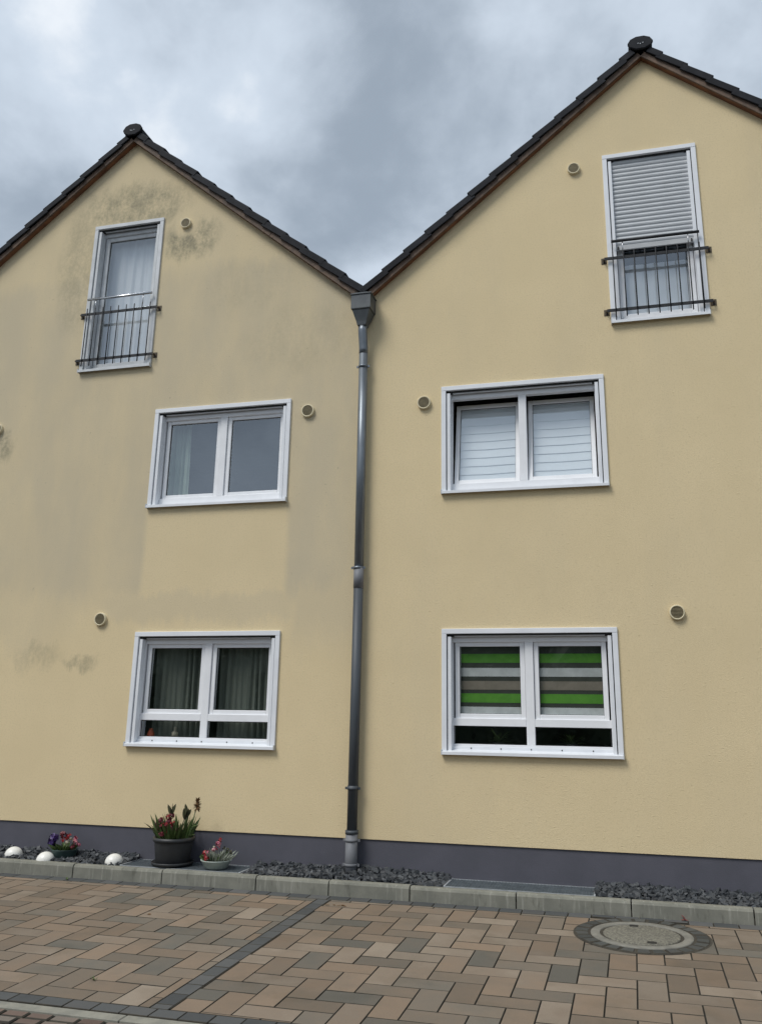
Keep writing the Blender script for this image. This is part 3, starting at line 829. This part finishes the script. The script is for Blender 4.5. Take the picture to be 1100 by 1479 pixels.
wavy('curtain', 'curtain_green', -5.40, -5.10, .27, 3.9, 5.2, 4, .022, 'narrow pale green curtain at the edge of the first floor window', 'curtain', seed=4)
wavy('curtain', 'curtain_white', -6.62, -5.60, .24, 5.75, 7.85, 7, .010, 'white voile curtain behind the weathered tall gable window', 'curtain', seed=5)
wavy('curtain', 'curtain_white', 0.02, 1.02, .20, 5.75, 6.56, 4, .008, 'white voile curtain behind the guard rail under the half lowered shutter', 'curtain', seed=6)
# white folded blinds hanging in the two tilted sashes
W = wins['mr']
for k, (a, b, lab) in enumerate(((W.cx-.735, W.cx-.085, 'white folded blind in the tilted sash beside the wall vent'), (W.cx+.085, W.cx+.735, 'white folded blind in the tilted sash away from the downpipe'))):
    bl = MB(); zt, zb = W.T-.17, W.T-1.09; nf = 9; hh = (zt-zb)/nf
    xf = W.xf[k]
    rt_o = empty('folded_blind', xf(((a+b)/2, .15, zb))); tag(rt_o, lab, 'blind', 'white blinds of the tilted window')
    for i in range(nf):
        z0, z1 = zb+i*hh, zb+(i+1)*hh+.012
        pr = [(.150, z1), (.149, z1-.3*hh), (.1465, z0+.35*hh), (.1445, z0+.08*hh), (.1452, z0), (.149, z0+.004)]
        n = len(pr); m = MB()
        m.raw([(a, p, q) for p, q in pr] + [((a+b)/2, p+.002, q-.005) for p, q in pr] + [(b, p, q) for p, q in pr], [(i2+o, i2+1+o, n+i2+1+o, n+i2+o) for o in (0, n) for i2 in range(n-1)], True)
        m.build('fabric_fold', 'blind_white', rt_o, xf=xf)
# day and night blinds: green, pale and taupe bands
W = wins['lr']; zt = W.T-.17
bands = [(.00, .11, 'dark_band'), (.11, .24, 'green_band'), (.24, .315, 'dark_band'), (.315, .44, 'white_band'), (.44, .505, 'dark_band'), (.505, .63, 'taupe_band'), (.63, .685, 'dark_band'), (.685, .815, 'green_band'), (.815, .875, 'dark_band'), (.875, 1.01, 'white_band')]
for k, (a, b, lab) in enumerate(((W.cx-.735, W.cx-.085, 'green, pale and taupe striped blind in the ground floor sash facing the downpipe'), (W.cx+.085, W.cx+.735, 'green, pale and taupe striped blind in the ground floor sash below the vent side'))):
    e = empty('striped_blind', ((a+b)/2, .16, zt-.70)); tag(e, lab, 'blind', 'striped blinds of the ground floor window')
    hh = .695
    for i, (u0, u1, mt) in enumerate(bands):
        yy = .156 if mt != 'dark_band' else .159
        m = MB().box(a, b, yy, yy+.0015, zt-hh*u1+.0005, zt-hh*u0); m.build('band', mt, e)
    MB().tube([(a, .175, zt+.005), (b, .175, zt+.005)], .016, 10).build('roller', 'white', e)
# inside sills and what stands on them
def leaf_pts(base, d, L, wd, bend, roll=0.):
    """curved leaf strip as verts/faces, 4 segments"""
    d = Vector(d).normalized(); side = d.cross(Vector((0, 0, 1)))
    if side.length < .1: side = Vector((1, 0, 0))
    side.normalize(); side = Matrix.Rotation(roll, 3, d) @ side
    nrm = side.cross(d)
    vs = []; p = Vector(base); dd = d.copy(); seg = 5
    for i in range(seg+1):
        t = i/seg; ww = wd*(sin(pi*min(1, t*.85+.12))**.8)*(1 if t < .97 else .15)
        vs += [p - side*ww*.5 + nrm*ww*.12, p, p + side*ww*.5 + nrm*ww*.12]
        dd = (dd + Vector((dd.x*.4, dd.y*.4, -1))*bend/seg).normalized(); p = p + dd*(L/seg)
    fs = [(3*i+a, 3*i+a+1, 3*i+a+4, 3*i+a+3) for i in range(seg) for a in (0, 1)]
    return vs, fs, p
for key, cx, lab in (('left', -4.573, 'inner window board behind the low panes with grey curtains'), ('right', -.996, 'inner window board behind the low panes with striped blinds')):
    MB().box(cx-.85, cx+.85, .145, .40, 1.285, 1.31).build('window_board', 'white', houses[key])
v = empty('vase', (-5.28, .20, 1.31)); tag(v, 'small orange vase on the board behind the low pane', 'vase')
MB().lathe([(0, 0), (.03, 0), (.045, .05), (.04, .09), (.022, .13), (.026, .14)], (-5.28, .20, 1.31), 16).build('body', 'orange', v)
v = empty('bottle', (-4.98, .20, 1.31)); tag(v, 'small white topped dark bottle on the board behind the low pane', 'bottle')
MB().lathe([(0, 0), (.032, 0), (.034, .08), (.015, .11), (.012, .14)], (-4.98, .20, 1.31), 16).build('body', 'pot', v)
MB().lathe([(.018, .06), (.036, .062), (.036, .10), (.014, .125), (.016, .16), (0, .165)], (-4.98, .2, 1.31), 16).build('top', 'cream', v)
for i, (x, lab) in enumerate(((-1.35, 'leafy houseplant behind the low pane facing the downpipe'), (-.62, 'leafy houseplant behind the low pane on the vent side'))):
    p = empty('houseplant', (x, .27, 1.31)); tag(p, lab, 'plant')
    MB().lathe([(0, 0), (.05, 0), (.065, .07), (.06, .07), (0, .06)], (x, .27, 1.31), 16).build('pot', 'pot', p)
    f = MB(); rnd = random.Random(i+3)
    for k in range(26):
        a = rnd.uniform(0, 6.28); l = rnd.uniform(.10, .2)
        vs, fs, _ = leaf_pts((x+rnd.uniform(-.03, .03), .27, 1.37), (cos(a), sin(a)*.35, rnd.uniform(.3, 1.3)), l, .035, rnd.uniform(.3, 1.1)); f.raw(vs, fs, True)
    f.build('foliage', 'leaf', p)

# ------------------------------------------------------------------ gravel strip, light shaft grates
strip = tag(MB().poly([(-9.4, -.40, .075), (3.8, -.40, .075), (3.8, .02, .095), (-9.4, .02, .095)]).build('gravel_bed', 'soil'), kind='structure')
GR = [(-5.158, -3.838), (-1.783, -.424)]
chips = MB(); rnd = random.Random(11)
xg = -8.6
for k in range(6400):
    x = rnd.uniform(-7.6, 2.6); y = rnd.uniform(-.385, .005)
    if any(a-.01 < x < b+.01 for a, b in GR): continue
    if math.hypot(x-PX, y+.088) < .075: continue
    mound = .020*mnoise.noise(Vector((x*1.7, y*3, 2))) + .012
    lift = .02 if x > -3.7 and x < -1.9 else (.012 if x < -5 else 0)
    z = .088 + (y+.4)*.055 + mound + lift*.6 + .022*max(0, y+.22)/.22 + rnd.uniform(-.020, .020)
    sx, sy, szz = rnd.uniform(.014, .044), rnd.uniform(.014, .032), rnd.uniform(.006, .018)
    q = Matrix.Rotation(rnd.uniform(0, 6.28), 3, 'Z') @ Matrix.Rotation(rnd.gauss(0, .5), 3, 'X') @ Matrix.Rotation(rnd.gauss(0, .5), 3, 'Y')
    vs = []
    for cxx in (-1, 1):
        for cyy in (-1, 1):
            for czz in (-1, 1):
                vs.append(Vector((x, y, z)) + q @ Vector((cxx*sx*rnd.uniform(.5, 1.1), cyy*sy*rnd.uniform(.5, 1.1), czz*szz*rnd.uniform(.6, 1.1))))
    chips.raw(vs, [(0,1,3,2), (4,6,7,5), (0,4,5,1), (2,3,7,6), (0,2,6,4), (1,5,7,3)])
def slate_mat():
    m, t, b = new_mat('slate_chip')
    g = t.new('ShaderNodeNewGeometry')
    col = t.mix(g.outputs['Random Per Island'], (.022, .025, .029, 1), (.070, .076, .082, 1))
    t.put(b.inputs['Base Color'], col); b.inputs['Roughness'].default_value = .6
    return m
M['slate'] = slate_mat()
me = bpy.data.meshes.new('slate_gravel'); me.from_pydata(chips.v, [], chips.f); me.update(); me.materials.append(M['slate'])
go = bpy.data.objects.new('slate_gravel', me); COL.objects.link(go)
tag(go, 'dark slate chippings in the strip between kerb and plinth', 'gravel', kind='stuff')

for (a, b), lab in zip(GR, ('galvanised light shaft grate under the dark flower pot', 'empty galvanised light shaft grate on the gravel strip before the clean house')):
    g = empty('light_shaft_grate', ((a+b)/2, -.2, .10)); tag(g, lab, 'grate', 'light shaft grates')
    zt = .121; y0, y1 = -.396, .008
    for xe in (a, b): MB().box(xe-.009, xe+.009, y0, y1, zt-.035, zt+.006).build('side_frame', 'galv', g, bevel=.002)
    for ye in (y0+.008, y1-.006): MB().box(a+.009, b-.009, ye-.005, ye+.005, zt-.03, zt+.001).build('end_frame', 'galv', g)
    gm = MB(); x = a+.03
    while x < b-.015: gm.box(x-.0015, x+.0015, y0+.013, y1-.011, zt-.022, zt); x += .0305
    y = y0+.028
    while y < y1-.02: gm.box(a+.009, b-.009, y-.0012, y+.0012, zt-.012, zt-.001); y += .0155
    gm.build('grid', 'galv_dark', g, kind='stuff')
    MB().box(a-.03, b+.03, y0, y1, .0765, .088).build('shaft_shade', 'gasket', g)  # black slab in place of the open pit, its shade painted in

# ------------------------------------------------------------------ pots, flowers, lamps
def blob_flower(mb, c, r, rnd, n=14):
    c = Vector(c)
    for k in range(n):
        d = Vector((rnd.gauss(0, 1), rnd.gauss(0, 1), rnd.gauss(.3, 1))).normalized()
        s = d.cross(Vector((rnd.random(), rnd.random(), rnd.random()))).normalized(); u2 = d.cross(s)
        p = c + d*r*rnd.uniform(.35, .9); q = r*rnd.uniform(.4, .65)
        mb.raw([p-s*q, p-u2*q*.8+d*q*.35, p+s*q, p+u2*q*.8+d*q*.35, p+d*q*.1], [(0, 1, 4), (1, 2, 4), (2, 3, 4), (3, 0, 4)], True)
rnd = random.Random(21)
# tall plant in the anthracite pot
P0 = Vector((-4.672, -.212, .125))
t = empty('potted_plant', P0); tag(t, 'tall leafy plant in a large anthracite pot standing on the grate', 'potted plant')
MB().lathe([(0, .012), (.165, .012), (.172, .02), (.195, .215), (.197, .232), (.213, .234), (.216, .250), (.210, .268), (.198, .270), (.192, .24), (0, .235)], P0, 40).build('pot', 'pot', t)
MB().lathe([(0, .003), (.185, .003), (.210, .012), (.217, .036), (.211, .037), (.200, .018), (0, .010)], P0, 40).build('saucer', 'pot', t)
MB().lathe([(0, .246), (.196, .242)], P0, 24).build('soil', 'soil', t)
f = MB()
for k in range(120):
    a = rnd.uniform(0, 6.28); r0 = .17*math.sqrt(rnd.random()); L = rnd.uniform(.11, .27)
    x_ = cos(a)*r0
    if -.035 < x_ < .035: L *= .72
    vs, fs, _ = leaf_pts(P0+Vector((x_, sin(a)*r0, .24)), (cos(a)*(.1+r0*2.6)+rnd.gauss(0, .15), sin(a)*(.1+r0*2.6), 1.2+rnd.uniform(-.3, .4)), L, rnd.uniform(.014, .034), rnd.uniform(-.1, .7), rnd.uniform(0, 3)); f.raw(vs, fs, True)
f.build('foliage', 'leaf', t)
f = MB()
for k in range(40):
    a = rnd.uniform(1.5, 4.6); r0 = rnd.uniform(.02, .15); L = rnd.uniform(.12, .24)
    vs, fs, _ = leaf_pts(P0+Vector((cos(a)*r0-.02, sin(a)*r0, .25)), (cos(a)*.6+rnd.gauss(0, .2), sin(a)*.4, 1.1), L, rnd.uniform(.014, .032), rnd.uniform(-.1, .6), rnd.uniform(0, 3)); f.raw(vs, fs, True)
f.build('bronze_foliage', 'leaf2', t)
for dx, h, lean in ((-.045, .60, .0), (.055, .57, .06), (.10, .60, .04)):
    s = MB(); b0 = P0+Vector((dx*.6, -.01, .24)); tp = P0+Vector((dx+lean, -.02, h-.12+.0))
    s.tube([b0, (b0+tp)/2+Vector((-.008, 0, 0)), tp], [.006, .005, .005], 6); st = s.build('flower_stem', 'leaf2', t)
    fl = MB()
    for k in range(4):
        a = k*1.57+.3
        vs, fs, _ = leaf_pts(tp-Vector((0, 0, .01)), (cos(a)*.28+lean*3, sin(a)*.28, 1.), rnd.uniform(.08, .13), .038, -.1 if k % 2 else .3, 1.5); fl.raw(vs, fs, True)
    fl.build('spent_bloom', 'leaf2', st)
s = MB(); b0 = P0+Vector((.13, -.02, .24)); tp = P0+Vector((.236, -.02, .545))
s.tube([b0, P0+Vector((.20, -.02, .40)), tp], [.006, .005, .005], 6); st = s.build('flower_stem', 'leaf', t)
fl = MB(); c = tp+Vector((.012, 0, .045))
MBc = MB().lathe([(0, -.05), (.014, -.03), (.018, .0), (.013, .035), (0, .05)], c, 12).build('seed_head', 'brownflower', st)
for k in range(70):
    a = rnd.uniform(0, 6.28); e2 = rnd.uniform(-.9, .9)
    d = Vector((cos(a)*cos(e2), sin(a)*cos(e2), sin(e2)*1.3))
    vs, fs, _ = leaf_pts(c+Vector((0, 0, d.z*.035)), d+Vector((0, 0, .25)), .046, .020, .1); fl.raw(vs, fs, True)
fl.build('dry_flower_head', 'brownflower', st)
for i, (dx, dy, h) in enumerate(((-.10, -.06, .375), (-.03, -.09, .42), (.0, -.07, .36), (-.06, -.05, .46), (-.15, -.04, .42), (-.08, -.12, .30), (.03, -.1, .40), (-.12, -.1, .36), (-.02, -.05, .47), (-.05, -.11, .39), (.05, -.06, .34), (-.17, -.06, .38), (-.01, -.12, .33))):
    m = MB(); blob_flower(m, P0+Vector((dx, dy, h)), .033, rnd); m.build('bloom', 'darkred' if i % 3 else 'red', t)
for dx, dz, ln in ((-.235, .385, .10), (.25, .42, .09), (.215, .33, .10)):
    m = MB(); sg = 1 if dx > 0 else -1
    vs, fs, _ = leaf_pts(P0+Vector((dx*.72, -.02, dz-.06)), (sg*.8, 0, .6), ln, .028, .5, .4); m.raw(vs, fs, True); m.build('leaf', 'leaf' if dx > 0 else 'leaf2', t)

# pale bowl with red flowers and silver foliage
B0 = Vector((-4.165, -.245, .122))
t = empty('flower_bowl', B0); tag(t, 'pale green bowl of red flowers and silvery foliage beside the large pot', 'flower bowl', )
MB().lathe([(0, .003), (.105, .003), (.118, .012), (.146, .070), (.158, .078), (.158, .086), (.146, .084), (.138, .072), (0, .066)], B0, 36).build('bowl', 'bowl', t)
MB().lathe([(0, .074), (.140, .070)], B0, 20).build('soil', 'soil', t)
f = MB()
for k in range(120):
    a = rnd.uniform(0, 6.28); r0 = .11*math.sqrt(rnd.random())
    cx0 = .035+cos(a)*r0; 
    vs, fs, _ = leaf_pts(B0+Vector((cx0, sin(a)*r0, .075)), (cos(a)*.6+.25, sin(a)*.5, 1.0), rnd.uniform(.05, .13), .013, rnd.uniform(0, .5), rnd.uniform(0, 3)); f.raw(vs, fs, True)
f.build('silver_foliage', 'silver', t)
f = MB()
for k in range(40):
    a = rnd.uniform(0, 6.28); r0 = .1*math.sqrt(rnd.random())
    vs, fs, _ = leaf_pts(B0+Vector((cos(a)*r0-.04, sin(a)*r0, .075)), (cos(a)*.6-.1, sin(a)*.5, .9), rnd.uniform(.05, .10), .02, .3, rnd.uniform(0, 3)); f.raw(vs, fs, True)
f.build('green_foliage', 'leaf', t)
for dx, dy, dz, r, mt in ((-.105, -.06, .115, .032, 'red'), (-.07, -.09, .10, .03, 'red'), (-.12, -.02, .14, .028, 'red'), (-.085, -.03, .15, .022, 'pink'), (-.03, -.02, .175, .026, 'pink'), (.005, 0, .20, .03, 'pink'),
                          (.012, .0, .235, .032, 'pink'), (.02, .01, .265, .024, 'red'), (-.055, .02, .185, .022, 'cream'), (.10, .03, .175, .022, 'leaf2'), (.13, .04, .15, .022, 'leaf2'), (.055, .05, .18, .022, 'leaf2')):
    m = MB(); blob_flower(m, B0+Vector((dx, dy, dz)), r, rnd); m.build('bloom', mt, t)

# dark bowl with purple and red flowers
D0 = Vector((-5.965, -.19, .118))
t = empty('flower_bowl', D0); tag(t, 'dark teal bowl of purple and red flowers on the slate chips', 'flower bowl')
MB().lathe([(0, .003), (.10, .003), (.115, .02), (.135, .085), (.140, .092), (.128, .092), (0, .075)], D0, 32).build('bowl', 'bowl_dark', t)
MB().lathe([(0, .083), (.128, .080)], D0, 20).build('soil', 'soil', t)
f = MB()
for k in range(70):
    a = rnd.uniform(0, 6.28); r0 = .11*math.sqrt(rnd.random())
    vs, fs, _ = leaf_pts(D0+Vector((cos(a)*r0, sin(a)*r0, .08)), (cos(a)*.7, sin(a)*.5, .8), rnd.uniform(.05, .11), .028, .4, rnd.uniform(0, 3)); f.raw(vs, fs, True)
f.build('foliage', 'leaf', t)
for dx, dy, dz, r, mt in ((-.13, -.05, .15, .055, 'purple'), (-.15, .0, .19, .055, 'purple'), (-.10, -.07, .19, .05, 'purple'), (-.125, -.03, .115, .036, 'purple'), (-.02, -.02, .225, .038, 'darkred'), (.015, -.05, .19, .036, 'red'), (.03, 0, .215, .032, 'red'), (-.05, .0, .235, .03, 'darkred'),
                          (.085, -.03, .18, .03, 'cream'), (.06, -.06, .165, .022, 'cream'), (.12, 0, .20, .028, 'pink'), (.145, -.04, .165, .03, 'pink'), (.13, -.06, .125, .03, 'darkred'), (.16, 0, .14, .025, 'pink')):
    m = MB(); blob_flower(m, D0+Vector((dx, dy, dz)), r, rnd); m.build('bloom', mt, t)

# white dome lamps
for (x, y, z), lab in (((-6.545, -.25, .118), 'white dome garden lamp on the slate chips away from the flower bowls'), ((-6.078, -.345, .104), 'white dome garden lamp in front of the dark flower bowl'), ((-5.292, -.30, .118), 'white dome garden lamp beside the edge of the grate')):
    e = empty('dome_lamp', (x, y, z)); tag(e, lab, 'garden lamp', 'white dome lamps')
    MB().lathe([(.090, .0)] + [(.092*cos(a), .012+.082*sin(a)) for a in [i*pi/24 for i in range(12)]] + [(.001, .094)], (x, y, z), 32).build('dome', 'lamp', e)
    MB().lathe([(.088, -.03), (.090, .0), (0, .001)], (x, y, z), 24).build('base', 'oldwhite', e)

# small litter and weeds
lf = MB(); vs, fs, _ = leaf_pts((.30, -.50, -.004), (1, .1, .25), .06, .03, .5); lf.raw(vs, fs, True)
vs, fs, _ = leaf_pts((.33, -.495, .0), (-.6, .1, .9), .05, .025, .3); lf.raw(vs, fs, True)
tag(lf.build('fallen_leaf', 'leaf_fallen', origin=(.3, -.5, -.008)), 'small red fallen leaf at the foot of the kerb', 'leaf')
for k, (x, y, lab) in enumerate(((-2.66, -.845, 'brown dry leaf litter on the stones beside the dark cross strip'), (-3.545-.55, -1.62, 'tiny dark leaf crumb on the beige stones before the flower pots'))):
    lf = MB()
    for q in range(7 if k == 0 else 2):
        vs, fs, _ = leaf_pts((x+rnd.uniform(-.1, .1)*(1-k), y+rnd.uniform(-.012, .012), gz(y)+.003), (rnd.uniform(-1, 1), rnd.uniform(-.4, .4), .12), rnd.uniform(.03, .055), .016, .25); lf.raw(vs, fs, True)
    tag(lf.build('dry_leaf', 'brownflower', origin=(x, y, gz(y))), lab, 'leaf litter')
for (x, y), lab in (((-3.545, -3.28), 'tiny weed in a paving joint near the dark cross strip'), ((-5.62, -.60), 'tiny weed in the paving below the kerb joint'), ((-3.98, -3.72), 'tiny weed at the edge of the old road')):
    wd = MB()
    for k in range(9):
        a = rnd.uniform(0, 6.28); vs, fs, _ = leaf_pts((x, y, gz(y)-.002), (cos(a), sin(a), 1.2), rnd.uniform(.02, .045), .008, .4); wd.raw(vs, fs, True)
    tag(wd.build('weed', 'leaf', origin=(x, y, gz(y))), lab, 'weed')

# trees added out of view to darken what the lower panes mirror
tr = MB(); rnd = random.Random(5)
def crown(x): return 7.6 + 1.5*mnoise.noise(Vector((x*.16, 0, 0))) + 1.0*mnoise.noise(Vector((x*.6, 3, 0)))
nx, nz = 130, 14
grid = []
for j in range(nz+1):
    for i in range(nx+1):
        x = -40+66*i/nx; u = j/nz
        grid.append((x, -30.8+2.6*(1-u*u)+1.3*mnoise.noise(Vector((x*.5, u*5, 1)))-1.5*(u > .99), -1.2+(crown(x)+.5)*u))
tr.raw(grid, [(j*(nx+1)+i, j*(nx+1)+i+1, (j+1)*(nx+1)+i+1, (j+1)*(nx+1)+i) for j in range(nz) for i in range(nx)])
for k in range(9000):
    x = rnd.uniform(-39, 25); u = rnd.random()
    z = u*(crown(x)+.5) - .6; y = -30.8 + 2.9*(1-u*u) + rnd.uniform(-.6, .9)
    c = Vector((x, y, z)); q = rnd.uniform(.08, .2)
    a = Vector((rnd.gauss(0, 1), rnd.gauss(0, 1), rnd.gauss(0, 1))).normalized(); b = a.cross(Vector((rnd.random(), rnd.random(), 1))).normalized()
    tr.raw([c-a*q, c-b*q*.6, c+a*q, c+b*q*.6], [(0, 1, 2, 3)])
me = bpy.data.meshes.new('reflection_trees'); me.from_pydata(tr.v, [], tr.f); me.update(); me.materials.append(M['treeleaf'])
o = bpy.data.objects.new('reflection_trees', me); COL.objects.link(o)
tag(o, 'belt of dark trees added out of view to darken the window reflections', 'trees', kind='stuff')
print('paving stones as parts:', npav)
